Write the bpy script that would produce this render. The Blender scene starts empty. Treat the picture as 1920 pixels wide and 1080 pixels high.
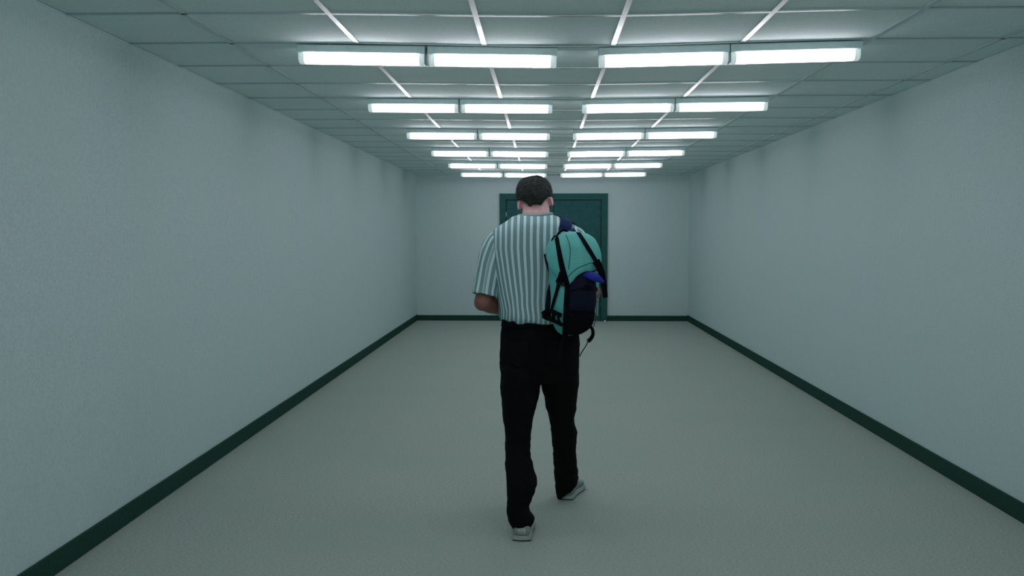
import bpy, bmesh, math, random
from mathutils import Vector, Matrix, noise
from mathutils.bvhtree import BVHTree
random.seed(7)
PI = math.pi
scene = bpy.context.scene
C = scene.collection

# ------------------------------------------------------------------ camera, world, exposure
F_PX, PITCH, YAW, CAM_Z = 1750.0, 0.0587, 0.0315, 1.4335
FWD = Vector((-math.sin(YAW) * math.cos(PITCH), math.cos(YAW) * math.cos(PITCH), -math.sin(PITCH)))
RGT = Vector((math.cos(YAW), math.sin(YAW), 0))
UPV = RGT.cross(FWD)
CAM = Vector((0, 0, CAM_Z))
cam_data = bpy.data.cameras.new('camera')
cam_data.sensor_width = 36.0
cam_data.lens = F_PX / 1920 * 36.0
cam_data.clip_start = 0.05
cam = bpy.data.objects.new('camera', cam_data)
cam.matrix_world = Matrix((
    (RGT.x, UPV.x, -FWD.x, CAM.x),
    (RGT.y, UPV.y, -FWD.y, CAM.y),
    (RGT.z, UPV.z, -FWD.z, CAM.z),
    (0, 0, 0, 1)))
C.objects.link(cam)
scene.camera = cam

world = bpy.data.worlds.new('world')
scene.world = world
world.use_nodes = True
world.node_tree.nodes['Background'].inputs[0].default_value = (0, 0, 0, 1)
world.node_tree.nodes['Background'].inputs[1].default_value = 0.0

vs = scene.view_settings
scene.display_settings.display_device = 'sRGB'
vs.view_transform = 'Standard'
vs.look = 'None'
vs.gamma = 1.0
vs.exposure = 0.0
vs.use_curve_mapping = False
scene.cycles.use_denoising = True
scene.cycles.max_bounces = 10
scene.cycles.diffuse_bounces = 8
LAMP = 13.6                      # strength of the fluorescent diffusers


def ray(px, py):
    return FWD * F_PX + RGT * (px - 960) + UPV * (540 - py)


def at(px, py, Y):
    """world point seen at photo pixel px,py at the distance Y along the corridor"""
    d = ray(px, py)
    return CAM + d * (Y / d.y)


# ------------------------------------------------------------------ materials
def lin(c):
    c = c / 255.0
    return c / 12.92 if c <= 0.04045 else ((c + 0.055) / 1.055) ** 2.4


def rgb(r, g, b):
    return (lin(r), lin(g), lin(b), 1)


def base_mat(name, col, rough=0.8, metal=0.0, spec=0.5):
    m = bpy.data.materials.new(name)
    m.use_nodes = True
    b = m.node_tree.nodes['Principled BSDF']
    b.inputs['Base Color'].default_value = col
    b.inputs['Roughness'].default_value = rough
    b.inputs['Metallic'].default_value = metal
    b.inputs['Specular IOR Level'].default_value = spec
    return m


def mottled(name, c1, c2, scale=300, rough=0.85, bump=0.2, bump_scale=None, dist=0.002, metal=0.0, spec=0.4,
            c3=None, scale2=2.0, stretch=None, detail=3.0):
    """procedural colour noise between two tones plus fine relief"""
    m = base_mat(name, c1, rough, metal, spec)
    nt = m.node_tree
    N, L = nt.nodes, nt.links
    b = N['Principled BSDF']
    tc = N.new('ShaderNodeTexCoord')
    src = tc.outputs['Object']
    if stretch:
        mp = N.new('ShaderNodeMapping')
        mp.inputs['Scale'].default_value = stretch
        L.new(src, mp.inputs[0])
        src = mp.outputs[0]
    n1 = N.new('ShaderNodeTexNoise')
    n1.inputs['Scale'].default_value = scale
    n1.inputs['Detail'].default_value = detail
    L.new(src, n1.inputs['Vector'])
    rp = N.new('ShaderNodeValToRGB')
    rp.color_ramp.elements[0].position = 0.33
    rp.color_ramp.elements[1].position = 0.67
    rp.color_ramp.elements[0].color = c1
    rp.color_ramp.elements[1].color = c2
    L.new(n1.outputs['Fac'], rp.inputs[0])
    out = rp.outputs[0]
    if c3:
        n2 = N.new('ShaderNodeTexNoise')
        n2.inputs['Scale'].default_value = scale2
        n2.inputs['Detail'].default_value = 4
        L.new(src, n2.inputs['Vector'])
        r2 = N.new('ShaderNodeMapRange')
        r2.inputs[1].default_value = 0.4
        r2.inputs[2].default_value = 0.75
        r2.inputs[4].default_value = 0.6
        L.new(n2.outputs['Fac'], r2.inputs[0])
        mx = N.new('ShaderNodeMix')
        mx.data_type = 'RGBA'
        L.new(r2.outputs[0], mx.inputs[0])
        L.new(out, mx.inputs[6])
        mx.inputs[7].default_value = c3
        out = mx.outputs[2]
    L.new(out, b.inputs['Base Color'])
    if bump:
        n3 = N.new('ShaderNodeTexNoise')
        n3.inputs['Scale'].default_value = bump_scale or scale
        n3.inputs['Detail'].default_value = 3
        L.new(src, n3.inputs['Vector'])
        bp = N.new('ShaderNodeBump')
        bp.inputs['Strength'].default_value = bump
        bp.inputs['Distance'].default_value = dist
        L.new(n3.outputs['Fac'], bp.inputs['Height'])
        L.new(bp.outputs[0], b.inputs['Normal'])
    return m


def V4(r, g, b):
    return (r, g, b, 1)


M = {}
M['wall'] = mottled('wall_paint', V4(.455, .585, .592), V4(.535, .665, .676), 95, 0.75, 0.35, 220, 0.0012,
                    c3=V4(.487, .655, .625), scale2=1.1, spec=0.25)
M['carpet'] = mottled('carpet', V4(.287, .366, .325), V4(.448, .530, .480), 160, 0.97, 0.8, 420, 0.004,
                      c3=V4(.330, .430, .375), scale2=1.6, spec=0.1, stretch=(0.45, 1.0, 1.0), detail=6)
M['tile'] = mottled('ceiling_tile', V4(.62, .755, .75), V4(.70, .815, .82), 60, 0.9, 0.5, 260, 0.0015, spec=0.2,
                    c3=V4(.61, .765, .73), scale2=3)
M['grid'] = mottled('grid_metal', V4(.45, .54, .54), V4(.50, .58, .58), 20, 0.38, 0.0, metal=0.9)
M['plenum'] = mottled('plenum', V4(.05, .07, .065), V4(.07, .09, .085), 10, 0.9, 0.0)
M['base'] = mottled('baseboard_vinyl', V4(.016, .055, .042), V4(.021, .066, .052), 60, 0.7, 0.1, 90, 0.001, spec=0.05)
M['frame'] = mottled('door_frame_paint', V4(.022, .096, .092), V4(.029, .110, .106), 30, 0.65, 0.1, 60, 0.001, spec=0.08)
M['door'] = mottled('door_paint', V4(.021, .090, .094), V4(.029, .107, .112), 14, 0.65, 0.1, 80, 0.001, spec=0.08)
M['steel'] = mottled('steel', V4(.45, .55, .55), V4(.55, .65, .65), 80, 0.35, 0.0, metal=1.0)
M['rubber'] = mottled('rubber', V4(.02, .04, .035), V4(.03, .05, .045), 80, 0.7, 0.1)
M['housing'] = mottled('lamp_housing', V4(.56, .74, .73), V4(.62, .80, .79), 30, 0.45, 0.0)
M['joint'] = mottled('lamp_joint', V4(.10, .16, .16), V4(.13, .2, .2), 30, 0.6, 0.0)
M['cap'] = mottled('lamp_end_cap', V4(.72, .84, .84), V4(.80, .90, .90), 60, 0.3, 0.0)
_b = M['cap'].node_tree.nodes['Principled BSDF']      # clear plastic carries some of the tube's light
_b.inputs['Emission Color'].default_value = (.80, .95, .95, 1)
_b.inputs['Emission Strength'].default_value = 0.36

m = bpy.data.materials.new('lamp_diffuser')
m.use_nodes = True
nt = m.node_tree
nt.nodes.clear()
o_ = nt.nodes.new('ShaderNodeOutputMaterial')
em = nt.nodes.new('ShaderNodeEmission')
em.inputs[0].default_value = (1.0, 0.925, 0.995, 1)
tc = nt.nodes.new('ShaderNodeTexCoord')
sp = nt.nodes.new('ShaderNodeSeparateXYZ')
ab = nt.nodes.new('ShaderNodeMath'); ab.operation = 'ABSOLUTE'
mr = nt.nodes.new('ShaderNodeMapRange')       # the tube inside stops short of the ends
mr.inputs[1].default_value = 0.262; mr.inputs[2].default_value = 0.288
mr.inputs[3].default_value = LAMP; mr.inputs[4].default_value = LAMP * 0.05
nt.links.new(tc.outputs['Object'], sp.inputs[0])
nt.links.new(sp.outputs['X'], ab.inputs[0])
nt.links.new(ab.outputs[0], mr.inputs[0])
nt.links.new(mr.outputs[0], em.inputs[1])
nt.links.new(em.outputs[0], o_.inputs[0])
M['lamp'] = m

M['skin'] = mottled('skin', V4(.60, .37, .38), V4(.70, .45, .46), 60, 0.55, 0.15, 400, 0.0006,
                    c3=V4(.68, .37, .38), scale2=9)
M['skin'].node_tree.nodes['Principled BSDF'].inputs['Subsurface Weight'].default_value = 0.08
M['skin'].node_tree.nodes['Principled BSDF'].inputs['Subsurface Scale'].default_value = 0.02
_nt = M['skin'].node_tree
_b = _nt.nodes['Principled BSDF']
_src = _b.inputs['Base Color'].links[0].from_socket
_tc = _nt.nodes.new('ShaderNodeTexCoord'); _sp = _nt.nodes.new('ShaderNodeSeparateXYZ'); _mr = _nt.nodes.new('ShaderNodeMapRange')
_mr.inputs[1].default_value = 1.38; _mr.inputs[2].default_value = 1.15; _mr.inputs[3].default_value = 0; _mr.inputs[4].default_value = 1  # skin darkens with lower height: tanned arms, plus the forearms' shade put into the colour
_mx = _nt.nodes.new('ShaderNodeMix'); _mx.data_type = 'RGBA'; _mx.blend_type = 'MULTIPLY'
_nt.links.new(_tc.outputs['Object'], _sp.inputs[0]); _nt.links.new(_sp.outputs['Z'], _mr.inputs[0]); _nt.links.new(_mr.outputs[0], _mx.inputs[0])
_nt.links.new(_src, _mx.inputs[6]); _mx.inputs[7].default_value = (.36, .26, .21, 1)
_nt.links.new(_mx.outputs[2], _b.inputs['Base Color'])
M['hair'] = mottled('hair', V4(.003, .007, .005), V4(.030, .046, .037), 110, 0.7, 0.9, 200, 0.006)
M['lip'] = mottled('lip', V4(.42, .17, .16), V4(.47, .2, .19), 100, 0.5, 0.0)
M['eye'] = mottled('eye_white', V4(.7, .7, .68), V4(.74, .74, .72), 100, 0.2, 0.0)
M['iris'] = mottled('iris', V4(.03, .03, .02), V4(.06, .05, .03), 300, 0.2, 0.0)
M['denim'] = mottled('black_denim', V4(.0020, .0028, .0030), V4(.0042, .0052, .0055), 400, 0.95, 0.35, 700, 0.001, spec=0.12,
                     c3=V4(.0058, .007, .0072), scale2=7)
M['stitch'] = mottled('dark_stitch', V4(.0038, .0048, .005), V4(.0055, .0068, .007), 300, 0.9, 0.0, spec=0.1)
M['rivet'] = mottled('rivet', V4(.05, .06, .06), V4(.08, .09, .09), 300, 0.45, 0.0, metal=0.8)
M['belt'] = mottled('belt_leather', V4(.004, .005, .006), V4(.008, .009, .01), 200, 0.6, 0.2, spec=0.2)
M['shoe'] = mottled('shoe_suede', V4(.19, .255, .235), V4(.25, .32, .30), 150, 0.85, 0.2)
M['sole'] = mottled('shoe_sole', V4(.30, .38, .34), V4(.38, .46, .41), 90, 0.7, 0.1)
M['outsole'] = mottled('shoe_outsole', V4(.02, .03, .027), V4(.03, .04, .036), 90, 0.8, 0.1)
M['lace'] = mottled('lace', V4(.3, .36, .34), V4(.36, .42, .4), 200, 0.8, 0.0)
M['teal'] = mottled('teal_nylon', V4(.085, .42, .385), V4(.135, .53, .49), 500, 0.7, 0.25, 900, 0.001,
                    c3=V4(.08, .385, .355), scale2=14)
M['teal_dark'] = mottled('teal_seam', V4(.018, .12, .105), V4(.026, .15, .13), 300, 0.8, 0.1)
M['black'] = mottled('black_webbing', V4(.0016, .0028, .0048), V4(.0035, .005, .008), 300, 0.9, 0.2, spec=0.08)
M['navy'] = mottled('navy_nylon', V4(.0018, .004, .015), V4(.0035, .007, .028), 300, 0.8, 0.2, spec=0.2)
M['navy_strap'] = mottled('navy_strap', V4(.002, .016, .062), V4(.004, .026, .098), 300, 0.8, 0.2, spec=0.2)
M['blue'] = mottled('royal_blue', V4(.004, .012, .24), V4(.01, .022, .36), 120, 0.6, 0.2)
M['thread'] = mottled('pink_thread', V4(.24, .40, .38), V4(.34, .42, .42), 300, 0.8, 0.0)
M['pale'] = mottled('pale_cord', V4(.36, .45, .42), V4(.44, .52, .5), 200, 0.8, 0.0)
M['buckle'] = mottled('buckle_plastic', V4(.002, .0032, .005), V4(.004, .0055, .0075), 100, 0.5, 0.0)


def stripe_mat():
    m = base_mat('striped_jersey', V4(.5, .6, .6), 0.9, 0, 0.15)
    nt = m.node_tree
    N, L = nt.nodes, nt.links
    b = N['Principled BSDF']
    a = N.new('ShaderNodeAttribute'); a.attribute_name = 'stripe'
    mul = N.new('ShaderNodeMath'); mul.operation = 'MULTIPLY'; mul.inputs[1].default_value = 1 / 0.0318
    fr = N.new('ShaderNodeMath'); fr.operation = 'FRACT'
    L.new(a.outputs['Fac'], mul.inputs[0]); L.new(mul.outputs[0], fr.inputs[0])
    rp = N.new('ShaderNodeValToRGB')
    cr = rp.color_ramp
    W, D, T, G = V4(.55, .75, .77), V4(.125, .235, .245), V4(.145, .30, .29), V4(.24, .385, .42)
    stops = [(0.0, W), (0.36, W), (0.42, D), (0.49, D), (0.53, G), (0.59, G), (0.63, T), (0.70, T), (0.74, G), (0.80, G), (0.84, D), (0.91, D), (0.97, W)]
    while len(cr.elements) > 1:
        cr.elements.remove(cr.elements[-1])
    cr.elements[0].position, cr.elements[0].color = stops[0]
    for p, c in stops[1:]:
        e = cr.elements.new(p); e.color = c
    L.new(fr.outputs[0], rp.inputs[0])
    tc = N.new('ShaderNodeTexCoord')
    n = N.new('ShaderNodeTexNoise'); n.inputs['Scale'].default_value = 700
    L.new(tc.outputs['Object'], n.inputs['Vector'])
    bp = N.new('ShaderNodeBump'); bp.inputs['Strength'].default_value = 0.3; bp.inputs['Distance'].default_value = 0.001
    L.new(n.outputs['Fac'], bp.inputs['Height'])
    L.new(bp.outputs[0], b.inputs['Normal'])
    L.new(rp.outputs[0], b.inputs['Base Color'])
    return m


M['shirt'] = stripe_mat()
M['collar'] = mottled('ribbed_collar', V4(.20, .32, .32), V4(.27, .40, .40), 250, 0.9, 0.2)


# ------------------------------------------------------------------ helpers
def obj(name, me, mat=None, parent=None, smooth=True):
    if isinstance(me, bmesh.types.BMesh):
        bm = me
        bmesh.ops.recalc_face_normals(bm, faces=bm.faces)
        me = bpy.data.meshes.new(name)
        bm.to_mesh(me)
        bm.free()
    if mat and not me.materials:
        me.materials.append(M[mat])
    if smooth:
        for p in me.polygons:
            p.use_smooth = True
    o = bpy.data.objects.new(name, me)
    C.objects.link(o)
    if parent:
        o.parent = parent
    return o


def thing(name, label, cat, loc=(0, 0, 0), group=None, rot=(0, 0, 0)):
    o = bpy.data.objects.new(name, None)
    o.empty_display_size = 0.1
    o.location = loc
    o.rotation_euler = rot
    o['label'] = label
    o['category'] = cat
    if group:
        o['group'] = group
    C.objects.link(o)
    return o


def struct(o, label=None, cat=None):
    o['kind'] = 'structure'
    if label: o['label'] = label
    if cat: o['category'] = cat
    return o


def add_box(bm, x0, x1, y0, y1, z0, z1, bev=0.0, seg=2):
    r = bmesh.ops.create_cube(bm, size=1.0)
    for v in r['verts']:
        v.co = Vector((x0 + (v.co.x + .5) * (x1 - x0), y0 + (v.co.y + .5) * (y1 - y0), z0 + (v.co.z + .5) * (z1 - z0)))
    if bev:
        es = list({e for v in r['verts'] for e in v.link_edges})
        bmesh.ops.bevel(bm, geom=es, offset=bev, segments=seg, affect='EDGES', profile=0.6)
    return bm


def box(*a, **k):
    return add_box(bmesh.new(), *a, **k)


def add_ell(bm, c, r, rot=None, seg=20, ring=14):
    q = bmesh.ops.create_uvsphere(bm, u_segments=seg, v_segments=ring, radius=1.0)
    mt = Matrix.Translation(Vector(c)) @ (rot.to_4x4() if rot else Matrix.Identity(4)) @ Matrix.Diagonal((r[0], r[1], r[2], 1))
    bmesh.ops.transform(bm, matrix=mt, verts=q['verts'])
    return bm


def add_loft(bm, rings, n=28, power=2.0, caps=True):
    """rings: (centre, half-width vector, half-depth vector[, power])"""
    rows = []
    for rg in rings:
        c, a, b = Vector(rg[0]), Vector(rg[1]), Vector(rg[2])
        p = rg[3] if len(rg) > 3 else power
        row = []
        for i in range(n):
            t = 2 * PI * i / n
            ct, st = math.cos(t), math.sin(t)
            row.append(bm.verts.new(c + a * (math.copysign(abs(ct) ** (2 / p), ct)) + b * (math.copysign(abs(st) ** (2 / p), st))))
        rows.append(row)
    for r0, r1 in zip(rows, rows[1:]):
        for i in range(n):
            bm.faces.new((r0[i], r0[(i + 1) % n], r1[(i + 1) % n], r1[i]))
    if caps:
        bm.faces.new(rows[0][::-1])
        bm.faces.new(rows[-1])
    return rows


def cr_spline(pts, k=6):
    """Catmull-Rom through tuples of numbers"""
    P = [tuple(p) for p in pts]
    P = [P[0]] + P + [P[-1]]
    out = []
    for i in range(1, len(P) - 2):
        for j in range(k):
            t = j / k
            out.append(tuple(0.5 * (2 * b + (c - a) * t + (2 * a - 5 * b + 4 * c - d) * t * t + (3 * b - a - 3 * c + d) * t ** 3)
                             for a, b, c, d in zip(P[i - 1], P[i], P[i + 1], P[i + 2])))
    out.append(P[-2])
    return out


def add_tube(bm, pts, r, n=8, flat=None):
    """round tube through points; r number or list"""
    pts = [Vector(p) for p in pts]
    rs = r if isinstance(r, (list, tuple)) else [r] * len(pts)
    ref = Vector((0, 0, 1))
    rings = []
    for i, p in enumerate(pts):
        t = (pts[min(i + 1, len(pts) - 1)] - pts[max(i - 1, 0)]).normalized()
        if abs(t.dot(ref)) > 0.95:
            ref = Vector((0, 1, 0)) if abs(t.y) < .9 else Vector((1, 0, 0))
        a = t.cross(ref).normalized()
        b = t.cross(a).normalized()
        ref = -b if ref.dot(-b) > 0 else b
        rings.append((p, a * rs[i], b * rs[i]))
    add_loft(bm, rings, n)
    return bm


def fuse(bm, voxel, smooth=4, factor=0.5):
    """one closed continuous surface out of overlapping closed pieces"""
    bmesh.ops.recalc_face_normals(bm, faces=bm.faces)
    me = bpy.data.meshes.new('tmp')
    bm.to_mesh(me)
    bm.free()
    o = bpy.data.objects.new('tmp', me)
    C.objects.link(o)
    r = o.modifiers.new('r', 'REMESH')
    r.mode = 'VOXEL'
    r.voxel_size = voxel
    s = o.modifiers.new('s', 'SMOOTH')
    s.factor = factor
    s.iterations = smooth
    dg = bpy.context.evaluated_depsgraph_get()
    out = bpy.data.meshes.new_from_object(o.evaluated_get(dg))
    bpy.data.objects.remove(o)
    bpy.data.meshes.remove(me)
    return out


def displace(me, fn):
    ns = [v.normal.copy() for v in me.vertices]
    for v, n in zip(me.vertices, ns):
        v.co += n * fn(v.co, n)
    me.update()


def bvh_of(*meshes):
    vs_, fs = [], []
    for me in meshes:
        k = len(vs_)
        vs_ += [v.co.copy() for v in me.vertices]
        fs += [[k + i for i in p.vertices] for p in me.polygons]
    return BVHTree.FromPolygons(vs_, fs)


# ------------------------------------------------------------------ room
XL, XR, YB, YF, H = -2.047, 2.392, 15.255, -2.6, 2.3675
DX, DY = 0.6249, 0.6218
BX0, BY0 = -0.9046, 4.0045       # one main runner, one cross line
struct(obj('floor', box(XL - .1, XR + .1, YF - .1, YB + .1, -.08, 0), 'carpet', smooth=False))
struct(obj('wall_left', box(XL - .1, XL, YF - .1, YB + .1, 0, H + .2), 'wall', smooth=False))
struct(obj('wall_right', box(XR, XR + .1, YF - .1, YB + .1, 0, H + .2), 'wall', smooth=False))
struct(obj('wall_back', box(XL, XR, YB, YB + .1, 0, H + .2), 'wall', smooth=False))
struct(obj('wall_front', box(XL, XR, YF - .1, YF, 0, H + .2), 'wall', smooth=False))


def sag(x, y):
    """the suspended ceiling hangs a little lower along the lamps"""
    s = max(0.0, 1 - abs(x - .17) / 1.5)
    s = s * s * (3 - 2 * s)
    return s * (0.013 + 0.014 * math.exp(-((y - 4.63) / .9) ** 2))


ceil = struct(obj('ceiling', box(XL, XR, YF, YB, H + .05, H + .12), 'plenum', smooth=False))
lines_x = sorted(x for x in [BX0 + k * DX for k in range(-4, 9)] if XL + .03 < x < XR - .03)
lines_y = sorted(y for y in [BY0 + k * DY for k in range(-20, 25)] if YF + .03 < y < YB - .03)
ex = [XL] + lines_x + [XR]
ey = [YF] + lines_y + [YB]
share = {}
for j in range(len(ey) - 1):
    if ey[j + 1] < -1.3:         # behind the viewpoint, past the 300 nearest tiles
        pass
    for i in range(len(ex) - 1):
        x0, x1, y0, y1 = ex[i] + .002, ex[i + 1] - .002, ey[j] + .002, ey[j + 1] - .002
        zs = [H - sag(a, b) for a, b in ((x0, y0), (x1, y0), (x1, y1), (x0, y1))]
        key = (round(x1 - x0, 3), round(y1 - y0, 3), tuple(round(z - zs[0], 3) for z in zs))
        if key not in share:
            bm = bmesh.new()
            w, d = x1 - x0, y1 - y0
            lo = [bm.verts.new((a, b, z - zs[0] + .0055)) for (a, b), z in zip(((0, 0), (w, 0), (w, d), (0, d)), zs)]
            up = [bm.verts.new((v.co.x, v.co.y, v.co.z + .016)) for v in lo]
            bm.faces.new(lo[::-1]); bm.faces.new(up)
            for k in range(4):
                bm.faces.new((lo[k], lo[(k + 1) % 4], up[(k + 1) % 4], up[k]))
            o = obj('ceiling_tile', bm, 'tile', ceil, smooth=False)
            share[key] = o.data
        else:
            o = obj('ceiling_tile', share[key], None, ceil, smooth=False)
        o.location = (x0, y0, zs[0])


def runner(pts, wx, wy, name):
    bm = bmesh.new()
    rows = []
    for x, y in pts:
        z = H - sag(x, y)
        rows.append([bm.verts.new((x + sx * wx, y + sy * wy, z + dz)) for sx, sy, dz in
                     ((-1, -1, .005), (1, 1, .005), (1, 1, 0), (-1, -1, 0))])
    for a, b in zip(rows, rows[1:]):
        for k in range(4):
            bm.faces.new((a[k], a[(k + 1) % 4], b[(k + 1) % 4], b[k]))
    bm.faces.new(rows[0]); bm.faces.new(rows[-1][::-1])
    return obj(name, bm, 'grid', ceil, smooth=False)


for x in lines_x:
    runner([(x, YF + (YB - YF) * k / 80) for k in range(81)], .012, 0, 'main_runner')
for y in lines_y:
    runner([(XL + (XR - XL) * k / 28, y) for k in range(29)], 0, .010, 'cross_runner')
for nm, a, b in (('trim_left', (XL, XL + .007), (YF, YB)), ('trim_right', (XR - .007, XR), (YF, YB)), ('trim_back', (XL + .007, XR - .007), (YB - .012, YB))):
    struct(obj(nm, box(a[0], a[1], b[0], b[1], H - .0015, H + .003), 'tile', smooth=False))

# baseboards, with a rounded top edge
def baseboard(nm, x0, x1, y0, y1, h):
    struct(obj(nm, box(x0, x1, y0, y1, 0, h, bev=.004, seg=1), 'base', smooth=False))


DL, DR, DT = -.6815, 1.0735, 2.076
baseboard('baseboard_left', XL, XL + .012, YF, YB, .100)
baseboard('baseboard_right', XR - .012, XR, YF, YB, .100)
baseboard('baseboard_back_left', XL + .012, DL, YB - .012, YB, .088)
baseboard('baseboard_back_right', DR, XR - .012, YB - .012, YB, .088)
baseboard('baseboard_front', XL + .012, XR - .012, YF, YF + .012, .100)

# double door
door = bpy.data.objects.new('door_1', None)
C.objects.link(door)
door.location = ((DL + DR) / 2, YB, 0)
struct(door)
def local(bm, o):
    bmesh.ops.translate(bm, verts=bm.verts, vec=-Vector(o.location))
    return bm
FW = .100
bm = bmesh.new()
add_box(bm, DL, DL + FW, YB - .045, YB, 0, DT, .003, 1)
add_box(bm, DR - FW, DR, YB - .045, YB, 0, DT, .003, 1)
add_box(bm, DL + FW, DR - FW, YB - .045, YB, DT - FW, DT, .003, 1)
obj('door_frame', local(bm, door), 'frame', door, smooth=False)
bm = bmesh.new()
add_box(bm, DL + FW, DL + FW + .016, YB - .014, YB, 0, DT - FW)
add_box(bm, DR - FW - .016, DR - FW, YB - .014, YB, 0, DT - FW)
add_box(bm, DL + FW, DR - FW, YB - .014, YB, DT - FW - .018, DT - FW)
add_box(bm, (DL + DR) / 2 - .008, (DL + DR) / 2 + .008, YB - .014, YB, 0, DT - FW - .01)
obj('door_gap', local(bm, door), 'rubber', door, smooth=False)
mid = (DL + DR) / 2
for a, b, s in ((DL + FW + .016, mid - .005, 1), (mid + .005, DR - FW - .016, -1)):
    lf = obj('door_leaf', local(box(a, b, YB - .034, YB - .001, .01, DT - FW - .018, .002, 1), door), 'door', door, smooth=False)
    hx = DL + FW + .006 if s == 1 else DR - FW - .006
    for z in (.25, 1.0, 1.735):
        bm = bmesh.new()
        add_tube(bm, [(hx, YB - .05, z - .05), (hx, YB - .05, z + .05)], .008, 10)
        add_box(bm, hx - .012, hx + .012, YB - .05, YB - .02, z - .045, z + .045)
        obj('hinge', local(bm, door), 'frame' if z != 1.735 or s == -1 else 'steel', lf)
    hx = mid - s * .07
    bm = bmesh.new()
    add_tube(bm, [(hx, YB - .034, 1.0), (hx, YB - .044, 1.0)], .026, 16)
    add_tube(bm, [(hx, YB - .04, 1.0), (hx, YB - .085, 1.0), (hx - s * .03, YB - .092, 1.0), (hx - s * .13, YB - .092, 1.0)], .009, 10)
    obj('door_handle', local(bm, door), 'steel', lf)

# small door stop on the floor at the right jamb
ds = thing('door_stop', 'small dark rubber-tipped door stop on the floor at the right door jamb', 'door stop', (1.035, YB - .10, 0))
bm = bmesh.new(); add_loft(bm, [((0, 0, z), (r, 0, 0), (0, r, 0)) for z, r in ((0, .026), (.006, .026), (.012, .016), (.03, .014))], 16)
obj('base', bm, 'steel', ds)
bm = bmesh.new(); add_loft(bm, [((0, 0, z), (r, 0, 0), (0, r, 0)) for z, r in ((.03, .018), (.034, .022), (.045, .022), (.05, .017))], 16)
obj('rubber_tip', bm, 'rubber', ds)

# ------------------------------------------------------------------ fluorescent lamps
SPANS = [(-1.214, -.5685), (-.5645, .0800), (.2780, .9155), (.9195, 1.5530)]
ROW0, RSTEP = BY0 + DY, 3 * DY
row_names = {0: 'nearest row of ceiling lamps', 1: 'second row of ceiling lamps', 2: 'third row of ceiling lamps',
             3: 'fourth row of ceiling lamps', 4: 'fifth row of ceiling lamps', 5: 'farthest row of ceiling lamps'}
pos_names = ['leftmost lamp of the', 'second lamp from the left in the', 'third lamp from the left in the', 'rightmost lamp of the']
L0 = .642
bmh = bmesh.new()
add_box(bmh, -L0 / 2, L0 / 2, 0, .095, -.040, -.001, .002, 1)
hme = None
lamps = {}
def lamp_meshes():
    d = {}
    bm = box(-L0 / 2 + .002, L0 / 2 - .002, .004, .100, -.038, -.002, .003, 1)
    d['housing'] = (bm, 'housing')
    # diffuser: rounded trough section
    bm = bmesh.new()
    n = 12
    prof = []
    for i in range(n + 1):
        t = PI * i / n
        ct, st = math.cos(t), math.sin(t)
        prof.append((.058 - .036 * math.copysign(abs(ct) ** .7, ct), -.040 - .049 * abs(st) ** .62))
    xs = [-.289, -.15, 0, .15, .289]
    rows = [[bm.verts.new((x, p[0], p[1])) for p in prof] for x in xs]
    for a, b in zip(rows, rows[1:]):
        for k in range(n):
            bm.faces.new((a[k], a[k + 1], b[k + 1], b[k]))
    for rw in (rows[0], rows[-1]):
        bm.faces.new(rw)
    d['diffuser'] = (bm, 'lamp')
    for s in (-1, 1):
        bm = bmesh.new()
        a = [(.058 + (p[0] - .058) * 1.04, -.040 + (p[1] + .040) * 1.03) for p in prof]
        r = []
        for x, sc in ((.2895, 1), (.2935, 1), (.2945, .96), (.297, .96), (.298, 1), (.311, 1), (.3145, .93), (.3160, .8)):
            r.append([bm.verts.new((s * x, .058 + (p[0] - .058) * sc, -.040 + (p[1] + .040) * sc)) for p in a])
        for p0, p1 in zip(r, r[1:]):
            for k in range(n):
                bm.faces.new((p0[k], p0[k + 1], p1[k + 1], p1[k]))
            bm.faces.new((p0[0], p1[0], p1[n], p0[n]))
        bm.faces.new(r[0]); bm.faces.new(r[-1])
        d['end_cap' + ('' if s < 0 else '_')] = (bm, 'cap')
    bm = box(L0 / 2 - .0045, L0 / 2 + .0005, .002, .062, -.088, -.004)
    d['joint_plate'] = (bm, 'joint')
    return {k: v for k, v in d.items()}


meshes = {}
bmh.free()
for row in range(-3, 6):
    y = ROW0 + row * RSTEP
    if y < YF + .2:
        continue
    for i, (a, b) in enumerate(SPANS):
        za, zb = H - sag(a, y), H - sag(b, y)
        if row >= 0:
            lab = 'glowing white fluorescent batten, %s %s' % (pos_names[i], row_names[row])
        else:
            lab = 'white fluorescent batten, %s %s' % (pos_names[i], {-1: 'row just above the picture', -2: 'row over the viewpoint',
                                                                   -3: 'row behind the viewpoint'}[row])
        t = thing('fluorescent_batten', lab, 'ceiling lamp', ((a + b) / 2, y, (za + zb) / 2),
                  'fluorescent battens on the ceiling' if row >= 0 else 'fluorescent battens behind the viewpoint', (0, math.atan2(za - zb, b - a), 0))
        if not meshes:
            for k, (bm, mt) in lamp_meshes().items():
                nm = k.rstrip('_')
                if k == 'joint_plate' and i in (1, 3):
                    continue
                o = obj(nm, bm, mt, t, smooth=nm in ('diffuser', 'end_cap'))
                meshes[k] = o.data
        else:
            for k, me in meshes.items():
                if k == 'joint_plate' and i in (1, 3):
                    continue
                obj(k.rstrip('_'), me, None, t, smooth=False)

# ------------------------------------------------------------------ the walking man
man = thing('person', 'man walking away, striped short-sleeved shirt, black trousers, head bowed', 'person', (0, 4.62, 0))
MO = Vector(man.location)


def pobj(name, me, mat, parent=man, smooth=True):
    """part of the man given in world coordinates"""
    if isinstance(me, bmesh.types.BMesh):
        bmesh.ops.translate(me, verts=me.verts, vec=-MO)
    else:
        me.transform(Matrix.Translation(-MO))
    return obj(name, me, mat, parent, smooth)


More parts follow.
